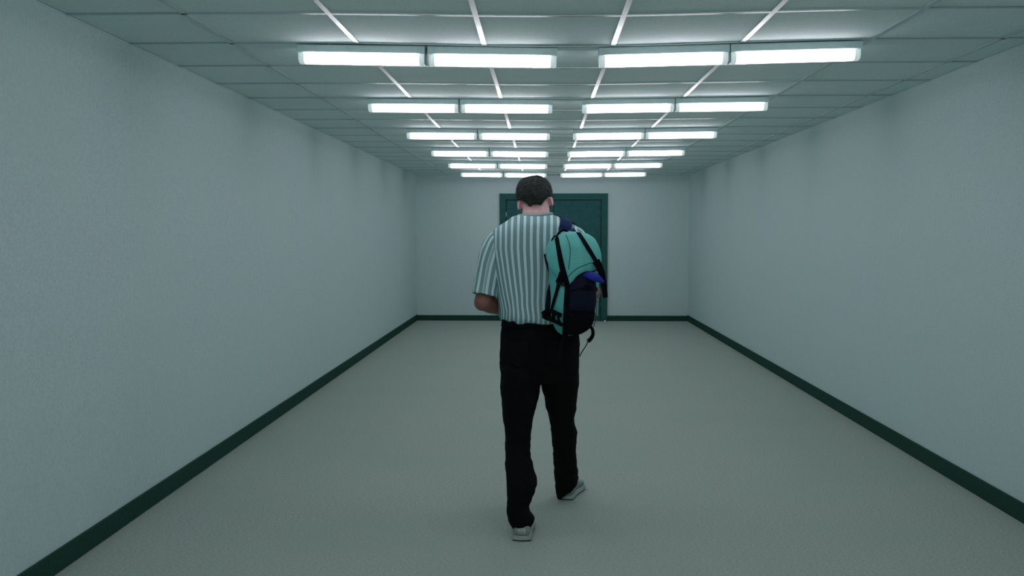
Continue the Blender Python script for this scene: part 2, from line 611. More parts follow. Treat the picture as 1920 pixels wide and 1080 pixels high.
def pring(xl, yl, xr, yr, Y, hd, power=2.0, tilt=0.0):
    A, B = at(xl, yl, Y), at(xr, yr, Y)
    return ((A + B) / 2, (B - A) / 2, Vector((0, hd, tilt)), power)


def smooth_rings(rows, k=3):
    return [pring(*r) for r in cr_spline(rows, k)]


# ---- head frame
HC = at(1002.5, 372, 4.685)
HR = Matrix.Rotation(math.radians(-7), 3, 'Y') @ Matrix.Rotation(math.radians(-30), 3, 'X')


def hp(x, y, z):
    return HC + HR @ Vector((x, y, z))


def skull(d):
    """head surface radius model in local coords along unit direction d"""
    rx, ry, rz = .0765, .095, .095
    if d.z < 0:
        rz = .118 if d.y > 0 else .090
        k = -d.z
        rx *= 1 - .22 * k
    if d.y < 0:
        ry = .094
    return Vector((d.x * rx, d.y * ry, d.z * rz))


# ---- body: one continuous surface
bm = bmesh.new()
q = bmesh.ops.create_uvsphere(bm, u_segments=36, v_segments=28, radius=1.0)
for v in q['verts']:
    v.co = HC + HR @ skull(v.co.normalized())
# jaw, chin, cheeks, brow, nose, lips
add_ell(bm, hp(0, .052, -.078), (.046, .042, .032), HR)
add_ell(bm, hp(0, .084, -.100), (.020, .014, .014), HR)
for s in (-1, 1):
    add_ell(bm, hp(s * .040, .064, -.030), (.022, .022, .022), HR)
    add_ell(bm, hp(s * .030, .083, .016), (.022, .010, .007), HR)
    add_ell(bm, hp(s * .031, .080, -.003), (.015, .010, .010), HR)
    add_ell(bm, hp(s * .010, .100, -.036), (.008, .010, .007), HR, 12, 8)
    # ear: flat shell set out from the head
    er = HR @ Matrix.Rotation(s * math.radians(-24), 3, 'Z') @ Matrix.Rotation(math.radians(12), 3, 'X')
    add_ell(bm, hp(s * .083, -.010, -.028), (.0045, .019, .035), er, 16, 12)
    add_ell(bm, hp(s * .077, .004, -.030), (.008, .012, .024), er, 16, 12)
add_loft(bm, [(hp(0, .088, .012), HR @ Vector((.007, 0, 0)), HR @ Vector((0, .006, 0))),
              (hp(0, .098, -.010), HR @ Vector((.009, 0, 0)), HR @ Vector((0, .010, 0))),
              (hp(0, .104, -.030), HR @ Vector((.012, 0, 0)), HR @ Vector((0, .014, 0))),
              (hp(0, .098, -.041), HR @ Vector((.011, 0, 0)), HR @ Vector((0, .010, 0)))], 14)
add_ell(bm, hp(0, .091, -.060), (.024, .010, .005), HR, 16, 8)
add_ell(bm, hp(0, .089, -.070), (.021, .010, .006), HR, 16, 8)
# neck and torso
NB = at(1004, 412, 4.60)
neck = [(at(1004, 370, 4.690), .058, .056), (at(1004.5, 384, 4.662), .065, .062), (at(1005, 398, 4.622), .068, .064),
        (at(1005, 408, 4.61), .072, .062), (at(1005, 418, 4.605), .090, .066)]
add_loft(bm, [(c, Vector((a, 0, 0)), Vector((0, b, 0))) for c, a, b in neck], 28)
tor = [(417, 968, 1040, .046), (428, 952, 1056, .050), (450, 936, 1072, .066), (490, 938, 1070, .095), (540, 946, 1066, .11), (590, 948, 1070, .108),
       (640, 944, 1080, .115), (690, 946, 1078, .11), (712, 955, 1070, .09)]
add_loft(bm, [pring(a, y, b, y, 4.592 if y < 500 else 4.603, d) for y, a, b, d in tor], 28)
# legs inside the trousers
LL = [(690, 979, 4.575, .085), (760, 974, 4.55, .072), (820, 972, 4.52, .056), (850, 972, 4.48, .054), (900, 974, 4.40, .056), (960, 975, 4.345, .040), (990, 977, 4.34, .034), (1000, 977, 4.345, .032)]
RL = [(690, 1050, 4.62, .085), (760, 1051, 4.68, .072), (805, 1056, 4.735, .055), (841, 1058, 4.80, .052), (880, 1060, 4.89, .052), (900, 1061, 4.955, .036), (916, 1065, 4.995, .030)]
for leg in (LL, RL):
    add_loft(bm, [(at(x, y, Y), Vector((r, 0, 0)), Vector((0, r * 1.06, 0))) for y, x, Y, r in leg], 20)


def foot_frame(hx, hy, ang):
    R = Matrix.Rotation(ang, 3, 'Z')
    return lambda x, y, z: Vector((hx, hy, 0)) + R @ Vector((x, y, z)), R


FL, RLm = foot_frame(-.0895, 4.272, math.radians(-2))
FR, RRm = foot_frame(.128, 4.955, math.radians(-17))
for F_, R_ in ((FL, RLm), (FR, RRm)):
    add_loft(bm, [(F_(0, y, z), R_ @ Vector((w, 0, 0)), Vector((0, 0, h))) for y, z, w, h in
                  ((.02, .045, .02, .02), (.05, .055, .03, .032), (.11, .055, .033, .032), (.18, .042, .038, .022), (.24, .034, .034, .014), (.27, .03, .02, .01))], 16)
# arms
ELB = at(905, 566, 4.585); WRL = Vector((-.125, 4.86, 1.022)); SHL = at(938, 456, 4.61)
ERB = at(1110, 548, 4.60); WRR = Vector((.110, 4.87, 1.035)); SHR = at(1070, 452, 4.61)


def arm(bm, S, E_, W_, fr):
    d1 = (E_ - S)
    pts, rs = [], []
    for t, r in ((0, .050), (.25, .050), (.6, .048), (.9, .044), (1.0, .043)):
        pts.append(S + d1 * t); rs.append(r)
    add_tube(bm, pts, rs, 18)
    add_ell(bm, E_, (.044, .045, .046))
    d2 = W_ - E_
    pts, rs = [], []
    for t, r in ((0, .041), (.2, .047), (.45, .043), (.75, .032), (1.0, .026)):
        pts.append(E_ + d2 * t); rs.append(r)
    add_tube(bm, pts, rs, 18)
    # hand: palm frame u = along the fingers, n = out of the back of the hand, s = toward the thumb
    u, n, s = fr
    R = Matrix((s, u, n)).transposed()
    add_ell(bm, W_ + u * .045, (.037, .056, .015), R)
    add_ell(bm, W_ + u * .062, (.039, .034, .014), R)
    for k, (off, ln, rr) in enumerate(((.027, .074, .0083), (.010, .082, .0086), (-.008, .076, .0082), (-.025, .060, .0072))):
        p = W_ + u * (.082 - abs(k - 1) * .004) + s * off
        seq, rad, ang = [W_ + u * .05 + s * off * .8, p], [rr * 1.1, rr * 1.08], 0
        for f, da in ((.45, .30), (.30, .40), (.25, .30)):
            ang += da
            p = p + (u * math.cos(ang) - n * math.sin(ang)) * ln * f
            seq.append(p); rad.append(rr * (1.0 - .12 * (len(seq) - 2)))
        add_tube(bm, seq, rad, 10)
        add_ell(bm, seq[-1], (rad[-1],) * 3, None, 10, 8)
        for q_ in seq[1:-1]:
            add_ell(bm, q_, (rr * 1.06,) * 3, None, 10, 8)
    p0 = W_ + u * .018 + s * .020
    seq = [p0, p0 + (s * .75 + u * .6 - n * .3).normalized() * .040]
    seq.append(seq[-1] + (s * .35 + u * .85 - n * .5).normalized() * .034)
    seq.append(seq[-1] + (u * .85 - n * .6 + s * .1).normalized() * .026)
    add_tube(bm, seq, [.015, .0115, .010, .0085], 10)
    for q_, r_ in zip(seq[1:], (.0118, .0102, .0085)):
        add_ell(bm, q_, (r_,) * 3, None, 10, 8)


def frame(u, n):
    u = u.normalized()
    n = (n - u * n.dot(u)).normalized()
    return u, n


uL, nL = frame(Vector((.62, .70, .10)), Vector((-.5, .35, -.75)))
arm(bm, SHL, ELB, WRL, (uL, nL, nL.cross(uL) if nL.cross(uL).z > -1 else uL.cross(nL)))
uR, nR = frame(Vector((-.62, .70, .10)), Vector((.5, .35, -.75)))
arm(bm, SHR, ERB, WRR, (uR, nR, uR.cross(nR)))
body_me = fuse(bm, .0048, 5, .5)
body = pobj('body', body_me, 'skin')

# eyes and lips
for s in (-1, 1):
    bm = bmesh.new()
    add_ell(bm, hp(s * .031, .0835, -.005), (.0100, .0085, .0050), HR, 16, 12)
    e_ = pobj('eye', bm, 'eye')
    bm = bmesh.new()
    add_ell(bm, hp(s * .031, .0912, -.0075), (.0048, .0020, .0030), HR, 14, 10)
    pobj('iris', bm, 'iris', e_)
    bm = bmesh.new()
    add_tube(bm, [hp(s * .014, .093, .017), hp(s * .030, .095, .022), hp(s * .048, .083, .017)], [.003, .004, .002], 8)
    pobj('eyebrow', bm, 'hair')
bm = bmesh.new()
add_ell(bm, hp(0, .0975, -.061), (.021, .006, .0042), HR, 16, 8)
add_ell(bm, hp(0, .0965, -.069), (.018, .006, .005), HR, 16, 8)
pobj('lips', bm, 'lip')

# hair: a cap that follows the skull and sinks under the skin below the hairline
def hair_mask(d):
    """>0 inside the hair, d unit local direction"""
    az = math.atan2(d.x, -d.y)             # 0 at the nape, +-pi at the face
    a = abs(az)
    # lower limit of the hair as latitude (d.z)
    if a < .62:
        lim = -.84 - .03 * min(1, (a / .5)) ** 2 - .10 * math.exp(-((az + .55) / .13) ** 2)
    elif a < 1.15:
        lim = -.86 + (a - .62) * 1.05
    elif a < 1.7:
        lim = -.30 + (a - 1.15) * .2
    else:
        lim = min(.50, -.19 + (a - 1.7) * .95) - .04 * math.cos((a - 1.7) * 4)
    lim += .035 * noise.noise(Vector((az * 7, 3, 1)))
    return d.z - lim


def hair_thick(d):
    mk = hair_mask(d)
    t = max(0.0, min(1.0, (mk + .02) / .16))
    top = max(0, d.z)
    corner = max(0, abs(d.x) * d.z * 2 - .25)
    return -.011 + t * (.0235 + .006 * top + .012 * corner + .004 * max(0, -d.y) * (1 - top))


bm = bmesh.new()
q = bmesh.ops.create_uvsphere(bm, u_segments=120, v_segments=90, radius=1.0)
kill = []
for v in q['verts']:
    d = v.co.normalized()
    th = hair_thick(d)
    if hair_mask(d) < -.12:
        kill.append(v)
    p = skull(d)
    if th > 0:
        th += .003 * noise.noise(p * 90) + .004 * noise.noise(p * 38)
    v.co = HC + HR @ (p + d * th)
bmesh.ops.delete(bm, geom=kill, context='VERTS')
hair = pobj('hair', bm, 'hair')
bm = bmesh.new()
rnd = random.Random(3)
nblade = 0
while nblade < 5200:
    d = Vector((rnd.gauss(0, 1), rnd.gauss(0, 1), rnd.gauss(0, 1))).normalized()
    mk = hair_mask(d)
    if mk < .0:
        continue
    nblade += 1
    th = hair_thick(d)
    p = skull(d) + d * (th - .004)
    crown = Vector((.25, -.55, .8)).normalized()
    flow = (d - crown)
    flow = (flow - d * flow.dot(d))
    flow = flow.normalized() if flow.length > 1e-4 else Vector((1, 0, 0))
    ln = .009 + .007 * rnd.random() * min(1, mk * 2 + .3)
    lift = .30 + .5 * rnd.random() + (.25 if d.z > .6 else 0)
    jit = Vector((rnd.gauss(0, .3), rnd.gauss(0, .3), rnd.gauss(0, .3)))
    tip = p + (flow * (1.2 - lift) + d * lift + jit).normalized() * ln
    side = d.cross(flow + jit * .4).normalized() * .0011
    a, b_, c_ = [bm.verts.new(HC + HR @ w) for w in (p - side, p + side, tip)]
    e2 = bm.verts.new(HC + HR @ (p + d * .0012))
    bm.faces.new((a, b_, c_)); bm.faces.new((b_, e2, c_)); bm.faces.new((e2, a, c_))
ht = pobj('hair_tuft', bm, 'hair', hair, smooth=False)
ht['kind'] = 'stuff'

# ---- trousers
bm = bmesh.new()
P_ = [(597, 943, 1083, .118), (612, 941, 1084, .124), (635, 938, 1086, .134), (660, 936.5, 1087, .138), (690, 937.5, 1086, .130), (714, 939, 1085, .110)]
add_loft(bm, smooth_rings([(a, y, b, y, 4.60, d) for y, a, b, d in P_]), 40, 2.3)
LT = [(690, 938, 1013, 4.58, .112), (722, 938, 1014, 4.565, .102), (754, 940, 1008, 4.55, .092), (785, 943.5, 1000, 4.54, .084), (817, 947, 996, 4.52, .077),
      (850, 947, 996, 4.48, .075), (880, 948, 1001.5, 4.43, .075), (902, 948.5, 1008, 4.40, .078), (926, 949.5, 1002, 4.375, .072),
      (950, 950, 992.5, 4.355, .066), (965, 950.5, 1001, 4.345, .070), (976, 953, 1001, 4.34, .070), (986, 959, 997, 4.335, .062), (989.5, 962, 994, 4.335, .055)]
add_loft(bm, smooth_rings([(a, y, b, y, Y, d) for y, a, b, Y, d in LT]), 32)
RT = [(690, 1013, 690, 1086, 4.62, .112), (722, 1014.5, 722, 1085.5, 4.635, .102), (754, 1022, 754, 1082, 4.67, .092), (793, 1031, 793, 1077, 4.72, .080),
      (811, 1033.5, 811, 1083, 4.745, .078), (841, 1036, 841, 1080, 4.80, .073), (870, 1038, 868, 1081.5, 4.87, .072), (900, 1040, 885, 1084, 4.935, .072),
      (925, 1042, 897, 1085, 4.975, .070), (936, 1046, 906, 1082, 4.985, .060)]
add_loft(bm, smooth_rings([(a, y0, b, y1, Y, d) for y0, a, y1, b, Y, d in RT]), 32)
tro = fuse(bm, .0075, 5)


def denim_folds(p, n):
    f = .0045 * noise.noise(Vector((p.x * 9, p.y * 9, p.z * 17)))
    f += .0022 * noise.noise(Vector((p.x * 26, p.y * 20, p.z * 40)))
    if p.z < .45:
        f += .003 * noise.noise(Vector((p.x * 14, p.y * 14, p.z * 55 + p.x * 30)))
    return f


displace(tro, denim_folds)
tro_bvh = bvh_of(tro)
tro_world = tro.copy()
trousers = pobj('trousers', tro, 'denim')
trousers['label'] = 'black denim trousers with creased legs'


def band(ringf, y0, y1, grow, nm, mat, parent):
    b = bmesh.new()
    add_loft(b, [ringf(y, g) for y, g in ((y0, -.006), (y0, grow), (y1, grow), (y1, -.006))], 48, 2.3)
    return pobj(nm, b, mat, parent)


def tro_ring(y, g):
    c, a, b_, p_ = pring(943 - (y - 597) * .12, y, 1083 + (y - 597) * .1, y, 4.60, .118 + (y - 597) * .0004)
    return (c, a * (1 + g / a.length), b_ * (1 + g / b_.length), 2.3)


band(tro_ring, 598, 611, .005, 'waistband', 'denim', trousers)
for px in (962, 1003, 1046):
    P0, P1 = at(px, 596, 4.42), at(px, 613, 4.42)
    out = []
    for P in (P0, (P0 + P1) / 2, P1):
        loc, nn, _, _ = tro_bvh.find_nearest(P)
        out.append(loc + nn * .008)
    b = bmesh.new()
    add_loft(b, [(p, Vector((.0055, 0, 0)), Vector((0, .002, 0)), 5) for p in out], 12)
    pobj('belt_loop', b, 'stitch', trousers)


def cast(bvh, px, py, Yn=4.4):
    d = ray(px, py).normalized()
    hit, nn, _, _ = bvh.ray_cast(CAM, d)
    if hit is None:
        P = at(px, py, Yn)
        hit, nn, _, _ = bvh.find_nearest(P)
    if nn.dot(d) > 0.2:
        nn = -nn
    return hit, nn


def patch(bvh, top, bot, nu, nv, base, bulge, flat=4.0, sink=.006, side=None):
    """a padded panel laid on a surface, outline given by its upper and lower edges"""
    tp, bt = cr_spline(top, 8), cr_spline(bot, 8)

    def pick(c, u):
        k = u * (len(c) - 1)
        i = min(int(k), len(c) - 2)
        f = k - i
        return tuple(a + (b - a) * f for a, b in zip(c[i], c[i + 1]))
    b = bmesh.new()
    gu, gl = [], []
    for i in range(nu + 1):
        u = i / nu
        a_, b_ = pick(tp, u), pick(bt, u)
        ru, rl = [], []
        for j in range(nv + 1):
            v = j / nv
            hit, nn = cast(bvh, a_[0] + (b_[0] - a_[0]) * v, a_[1] + (b_[1] - a_[1]) * v)
            pr = (1 - abs(2 * u - 1) ** flat) * (1 - abs(2 * v - 1) ** flat)
            ru.append(b.verts.new(hit + nn * (base + bulge * pr)))
            rl.append(b.verts.new(hit - nn * sink))
        gu.append(ru); gl.append(rl)
    for i in range(nu):
        for j in range(nv):
            b.faces.new((gu[i][j], gu[i + 1][j], gu[i + 1][j + 1], gu[i][j + 1]))
            b.faces.new((gl[i][j], gl[i][j + 1], gl[i + 1][j + 1], gl[i + 1][j]))
    for i in range(nu):
        for j in (0, nv):
            b.faces.new((gu[i][j], gl[i][j], gl[i + 1][j], gu[i + 1][j]))
    for j in range(nv):
        for i in (0, nu):
            b.faces.new((gu[i][j], gu[i][j + 1], gl[i][j + 1], gl[i][j]))
    return b


# back pockets (outlined by a raised edge) and the leather-free seat seam
for xa, xb in ((951, 993), (1024, 1066)):
    b = patch(tro_bvh, [(xa, 640), ((xa + xb) / 2, 640), (xb, 640)], [(xa + 3, 678), ((xa + xb) / 2, 690), (xb - 3, 678)], 12, 12, .0035, .001, 8, .004)
    pobj('back_pocket', b, 'stitch', trousers)
b = bmesh.new()
pts = [cast(tro_bvh, x, y) for x, y in cr_spline([(1009, 612), (1010, 650), (1012, 690), (1013.5, 715)], 6)]
add_tube(b, [h + n_ * .001 for h, n_ in pts], .002, 6)
pobj('seat_seam', b, 'stitch', trousers)
for px, py in ((1003, 612),):
    h_, n_ = cast(tro_bvh, px, py)
    b = bmesh.new(); add_ell(b, h_ + n_ * .004, (.0035, .0035, .0035), None, 10, 8)
    pobj('rivet', b, 'rivet', trousers)

# ---- shirt
S_ = [(402.5, 973, 1036, 4.615, .064), (406, 961, 1046, 4.61, .084), (412, 953, 1057, 4.605, .100), (420, 941, 1074, 4.60, .116), (430, 927, 1087, 4.60, .128),
      (442, 920, 1095, 4.60, .138), (458, 917, 1097, 4.60, .146), (480, 919, 1094, 4.60, .150), (505, 924, 1090, 4.60, .151), (530, 929, 1087, 4.60, .150),
      (555, 933, 1085, 4.60, .150), (575, 936, 1085, 4.60, .150), (588, 936.5, 1086, 4.60, .148), (597, 938, 1086, 4.60, .140), (603, 942, 1083, 4.60, .126)]
bm = bmesh.new()
rings = smooth_rings([(a, y, b, y, Y, d) for y, a, b, Y, d in S_], 3)
add_loft(bm, rings, 48, 2.25)
shirt_me = fuse(bm, .0060, 3)


def shirt_folds(p, n):
    z = p.z
    k = max(0, min(1, (1.40 - z) / .25))
    f = .0085 * k * noise.noise(Vector((p.x * 14 + z * 3, p.y * 8, z * 4.5)))
    k2 = max(0, min(1, (1.17 - z) / .14))
    f += .010 * k2 * noise.noise(Vector((p.x * 22, p.y * 12, z * 13 + 3)))
    f += .0035 * k2 * noise.noise(Vector((p.x * 48 + 9, p.y * 30, z * 14)))
    # folds running from the armpits toward the lower back
    s = (p.x + .21) + (1.36 - z) * .42
    f += .0040 * k * math.sin(s * 75 + 2 * noise.noise(p * 6)) * math.exp(-((p.x + .15) / .09) ** 2) * (n.y < 0)
    return f


displace(shirt_me, shirt_folds)
# stripe coordinate: vertical from the yoke, drawn together toward the tucked-in waist
prof = sorted([(r[0].z, r[0].x, r[1].length) for r in rings])
W0 = max(p[2] for p in prof)


def prof_at(z):
    if z <= prof[0][0]: return prof[0][1], prof[0][2]
    for (z0, c0, w0), (z1, c1, w1) in zip(prof, prof[1:]):
        if z <= z1:
            f = (z - z0) / max(1e-6, z1 - z0)
            return c0 + (c1 - c0) * f, w0 + (w1 - w0) * f
    return prof[-1][1], prof[-1][2]


zmax = [p[0] for p in prof if p[2] == W0][0]
def smst(t):
    t = max(0.0, min(1.0, t))
    return t * t * (3 - 2 * t)


for v in shirt_me.vertices:      # the neckline drops at the front
    v.co.z -= .060 * smst((v.co.y - 4.60) / .12) * smst((v.co.z - 1.30) / .18)
shirt_me.update()
at_ = shirt_me.attributes.new('stripe', 'FLOAT', 'POINT')
vals = []
for v in shirt_me.vertices:
    c, w = prof_at(v.co.z)
    if v.co.z > zmax:
        c, w = prof_at(zmax)
    low = max(0, min(1, (1.36 - v.co.z) / .30))
    ww = W0 * (1 - .24 * low)
    cx = -.012
    x = (v.co.x - cx) / (ww / W0)
    t = max(-1, min(1, x / (W0 * 1.03)))
    u = W0 * (.55 * math.asin(t) + .45 * t)
    u += .0028 * noise.noise(Vector((v.co.x * 5, v.co.y * 5, v.co.z * 8))) + .009 * max(0, min(1, (1.20 - v.co.z) / .16)) * noise.noise(Vector((v.co.x * 12, v.co.y * 5, v.co.z * 14)))
    vals.append(u + (.016 if v.co.y > 4.62 else .0) + .009)
at_.data.foreach_set('value', vals)
shirt_bvh = bvh_of(shirt_me)
shirt_copy = shirt_me.copy()
shirt = pobj('shirt', shirt_me, 'shirt')
shirt['label'] = 'loose shirt with vertical white and grey-teal stripes'


def sleeve(pts, hemtilt):
    """pts: px,py,Y,radius; hollow at the hem"""
    b = bmesh.new()
    P = [(at(x, y, Y), r) for x, y, Y, r in cr_spline(pts, 4)]
    rg, n = [], 40
    for i, (p, r) in enumerate(P):
        t = (P[min(i + 1, len(P) - 1)][0] - P[max(i - 1, 0)][0]).normalized()
        f = i / (len(P) - 1)
        a = Vector((1, 0, -hemtilt * f)); a = (a - t * a.dot(t) * (1 - f)).normalized()
        bb = Vector((0, 1, 0)); bb = (bb - t * bb.dot(t)).normalized()
        rg.append((p, a * r, bb * r * 1.12))
    c, a, bb = rg[-1]
    tt = (P[-1][0] - P[-2][0]).normalized()
    rg.append((c + tt * .002, a * .95, bb * .95))
    rg.append((c - tt * .004, a * .90, bb * .90))
    rg.append((c - tt * .05, a * .84, bb * .84))
    add_loft(b, rg, n)
    me = bpy.data.meshes.new('sleeve')
    b.verts.ensure_lookup_table()
    vals = []
    for k, v in enumerate(b.verts):
        i = k % n
        ang = 2 * PI * i / n
        vals.append(.062 * (1.62 - ang if ang < PI * 1.5 else 1.62 - ang + 2 * PI) * 1.02 + .004)
    bmesh.ops.recalc_face_normals(b, faces=b.faces)
    for v in b.verts:
        v.co += v.normal * (.005 * noise.noise(Vector((v.co.x * 22, v.co.y * 10, v.co.z * 9))) + .0025 * noise.noise(v.co * 30))
    b.to_mesh(me)
    b.free()
    aa = me.attributes.new('stripe', 'FLOAT', 'POINT')
    aa.data.foreach_set('value', vals)
    return me


sl = sleeve([(958, 438, 4.605, .036), (946, 444, 4.605, .054), (934, 455, 4.605, .063), (926, 471, 4.60, .0645), (919, 495, 4.60, .0635), (914, 520, 4.595, .0630), (911, 540, 4.59, .0630), (909.5, 553, 4.585, .0635)], .20)
slr = sleeve([(1054, 430, 4.605, .036), (1065, 436, 4.605, .053), (1076, 447, 4.605, .062), (1086, 464, 4.60, .063), (1093, 488, 4.60, .0625), (1099, 514, 4.59, .0625), (1103, 535, 4.585, .0635)], -.20)
arm_bvh = bvh_of(shirt_copy, sl, slr)
pobj('sleeve', sl, 'shirt', shirt)
pobj('sleeve', slr, 'shirt', shirt)
# ribbed collar
b = bmesh.new()
cpts = []
c0 = (at(972, 404.5, 4.60) + at(1036, 402.5, 4.60)) / 2
cw = (at(1036, 402.5, 4.60) - at(972, 404.5, 4.60)).length / 2 - .005
ring0 = []
for i in range(49):
    t = 2 * PI * i / 48
    zz = .001 - .007 * max(0, -math.sin(t)) ** 2 - .044 * max(0, math.sin(t))
    ring0.append(Vector((c0.x + cw * math.cos(t), 4.612 + .076 * math.sin(t), c0.z + zz + .001 - math.cos(t) * -.004)))
add_tube(b, ring0, .0095, 10)
pobj('collar', b, 'collar', shirt)

# ---- shoes
def shoe(F_, R_, lift=0):
    t = bpy.data.objects.new('shoe', None); C.objects.link(t); t.parent = man
    secs = [(.000, .032, .062), (.012, .038, .072), (.05, .038, .082), (.10, .037, .086), (.145, .040, .078), (.19, .046, .062), (.235, .046, .052), (.27, .036, .045), (.29, .016, .036)]
    b = bmesh.new()
    rg = []
    for y, w, h in cr_spline(secs, 3):
        rg.append((F_(0, y, .018 + (h - .018) / 2), R_ @ Vector((w, 0, 0)), Vector((0, 0, (h - .014) / 2)), 2.6))
    add_loft(b, rg, 24)
    pobj('upper', b, 'shoe', t)
    b = bmesh.new()
    outline = [(y, w * 1.10 + .003) for y, w, h in cr_spline(secs, 3)]
    for z0, z1, gr, nm, mt in ((.007, .027, 1.0, 'sole', 'sole'), (0, .0075, .97, 'outsole', 'outsole')):
        b = bmesh.new()
        Lp = [F_(-w * gr, y, 0) for y, w in outline] + [F_(w * gr, y, 0) for y, w in reversed(outline)]
        Lp = [F_(0, -.006, 0)] + Lp[:len(outline)] + [F_(0, .297, 0)] + Lp[len(outline):]
        lo = [b.verts.new(p + Vector((0, 0, z0))) for p in Lp]
        hi = [b.verts.new(p + Vector((0, 0, z1))) for p in Lp]
        b.faces.new(lo); b.faces.new(hi)
        for k in range(len(lo)):
            b.faces.new((lo[k], lo[(k + 1) % len(lo)], hi[(k + 1) % len(lo)], hi[k]))
        pobj(nm, b, mt, t, smooth=False)
    b = bmesh.new()
    add_loft(b, [(F_(0, .004, .046), R_ @ Vector((.022, 0, 0)), Vector((0, 0, .018)), 3), (F_(0, -.004, .046), R_ @ Vector((.020, 0, 0)), Vector((0, 0, .016)), 3)], 16)
    pobj('heel_counter', b, 'sole', t)
    for k in range(5):
        y = .125 + .018 * k
        z = .088 - .0055 * k
        b = bmesh.new()
        add_tube(b, [F_(-.020, y, z - .010), F_(0, y + .003, z), F_(.020, y, z - .010)], .0028, 6)
        pobj('lace', b, 'lace', t)
    return t


s1 = shoe(FL, RLm)
s2 = shoe(FR, RRm)

# ------------------------------------------------------------------ backpack on the right shoulder
pack = thing('backpack', 'teal and navy backpack with black straps slung on the man\'s right shoulder', 'backpack', tuple(at(1075, 628, 4.36)))
PO = Vector(pack.location)


def kobj(name, me, mat, parent=pack, smooth=True):
    if isinstance(me, bmesh.types.BMesh):
        bmesh.ops.translate(me, verts=me.verts, vec=-PO)
    else:
        me.transform(Matrix.Translation(-PO))
    return obj(name, me, mat, parent, smooth)


PB = [(436, 1052, 1086, 4.40, .030), (440, 1045, 1101, 4.385, .050), (449, 1036, 1113, 4.37, .065), (463, 1029, 1120, 4.355, .078), (482, 1026, 1125, 4.345, .086),
      (502, 1028, 1127, 4.34, .090), (522, 1031, 1125, 4.34, .090), (542, 1032, 1121.5, 4.34, .090), (570, 1033, 1118, 4.34, .088), (592, 1033, 1116, 4.345, .084),
      (606, 1035, 1109, 4.355, .076), (617, 1041, 1099, 4.365, .062), (625, 1050, 1086, 4.375, .044), (628, 1057, 1079, 4.38, .03)]
bm = bmesh.new()
add_loft(bm, smooth_rings([(a, y, b, y, Y + .025, d + .025) for y, a, b, Y, d in PB], 3), 48, 2.7)
pk = fuse(bm, .0065, 3)
displace(pk, lambda p, n: .004 * noise.noise(p * 14) + .002 * noise.noise(Vector((p.x * 50, p.y * 20, p.z * 20))))
pbv = bvh_of(pk)
pk_w = pk.copy()
main = kobj('main_bag', pk, 'teal')
# lid with its drooping front edge
lid_top = [(1027, 470), (1031, 455), (1045, 441), (1060, 436), (1086, 436.5), (1102, 441), (1113, 449), (1121, 464), (1125, 480)]
lid_bot = [(1026, 482), (1034, 502), (1046, 522), (1058, 531), (1069, 533), (1083, 518), (1097, 510.5), (1114, 508), (1126, 500)]
lid_me = patch(pbv, lid_top, lid_bot, 44, 30, .006, .012, 5, .004)
for v in lid_me.verts:
    v.co += Vector((0, -1, .2)) * (.003 * noise.noise(v.co * 22) + .002 * noise.noise(Vector((v.co.x * 60, v.co.y * 20, v.co.z * 18))))
tmp = bpy.data.meshes.new('t'); lid_me.to_mesh(tmp)
lid = kobj('lid', lid_me, 'teal')
full = bvh_of(pk_w, tmp)


def ribbon(bvh, pts, w, th=.0025, off=.003, k=5, nfix=None, bv2=None):
    """flat webbing; pts (px,py) are laid on the surface, (px,py,Y) hang free"""
    P = []
    for i, p in enumerate(pts):
        if len(p) == 2:
            h, n = cast(bvh, p[0], p[1])
            P.append(tuple(h + n * off) + tuple(n))
        else:
            P.append(tuple(at(*p)) + (0, -1, 0))
    P = cr_spline(P, k)
    rg = []
    for i, p in enumerate(P):
        c, n = Vector(p[:3]), Vector(p[3:]).normalized()
        t = (Vector(P[min(i + 1, len(P) - 1)][:3]) - Vector(P[max(i - 1, 0)][:3])).normalized()
        s = t.cross(n).normalized()
        n2 = s.cross(t).normalized()
        ww = w if not isinstance(w, (list, tuple)) else w[0] + (w[1] - w[0]) * i / (len(P) - 1)
        rg.append((c, s * ww / 2, n2 * th / 2, 6))
    b = bmesh.new()
    add_loft(b, rg, 12)
    return b


def seam(pts, r=.0022, bvh=None, off=.0005):
    b = bmesh.new()
    q = [cast(bvh or full, x, y) for x, y in cr_spline(pts, 6)]
    add_tube(b, [h + n * off for h, n in q], r, 6)
    return b


kobj('seam', seam([(1061, 440), (1066, 452), (1069, 467), (1068.5, 485), (1066, 505)]), 'teal_dark', lid)
kobj('seam', seam([(1064, 521), (1075, 509), (1085, 502), (1099, 496), (1111, 492.5), (1116, 497)]), 'teal_dark', lid)
kobj('piping', seam(lid_bot[3:], .0028, None, .001), 'black', lid)
# embroidered emblem on the lid: two rows of small pale stitches
for row in ((1077, 480, 1083, 476), (1082, 485, 1087, 482), (1076, 486, 1081, 484), (1087, 476, 1091, 473), (1085, 488, 1090, 487), (1092, 482, 1096, 481)):
    kobj('embroidery', seam([(row[0], row[1]), ((row[0] + row[2]) / 2, (row[1] + row[3]) / 2 - .6), (row[2], row[3])], .0012, None, .0008), 'thread', lid)

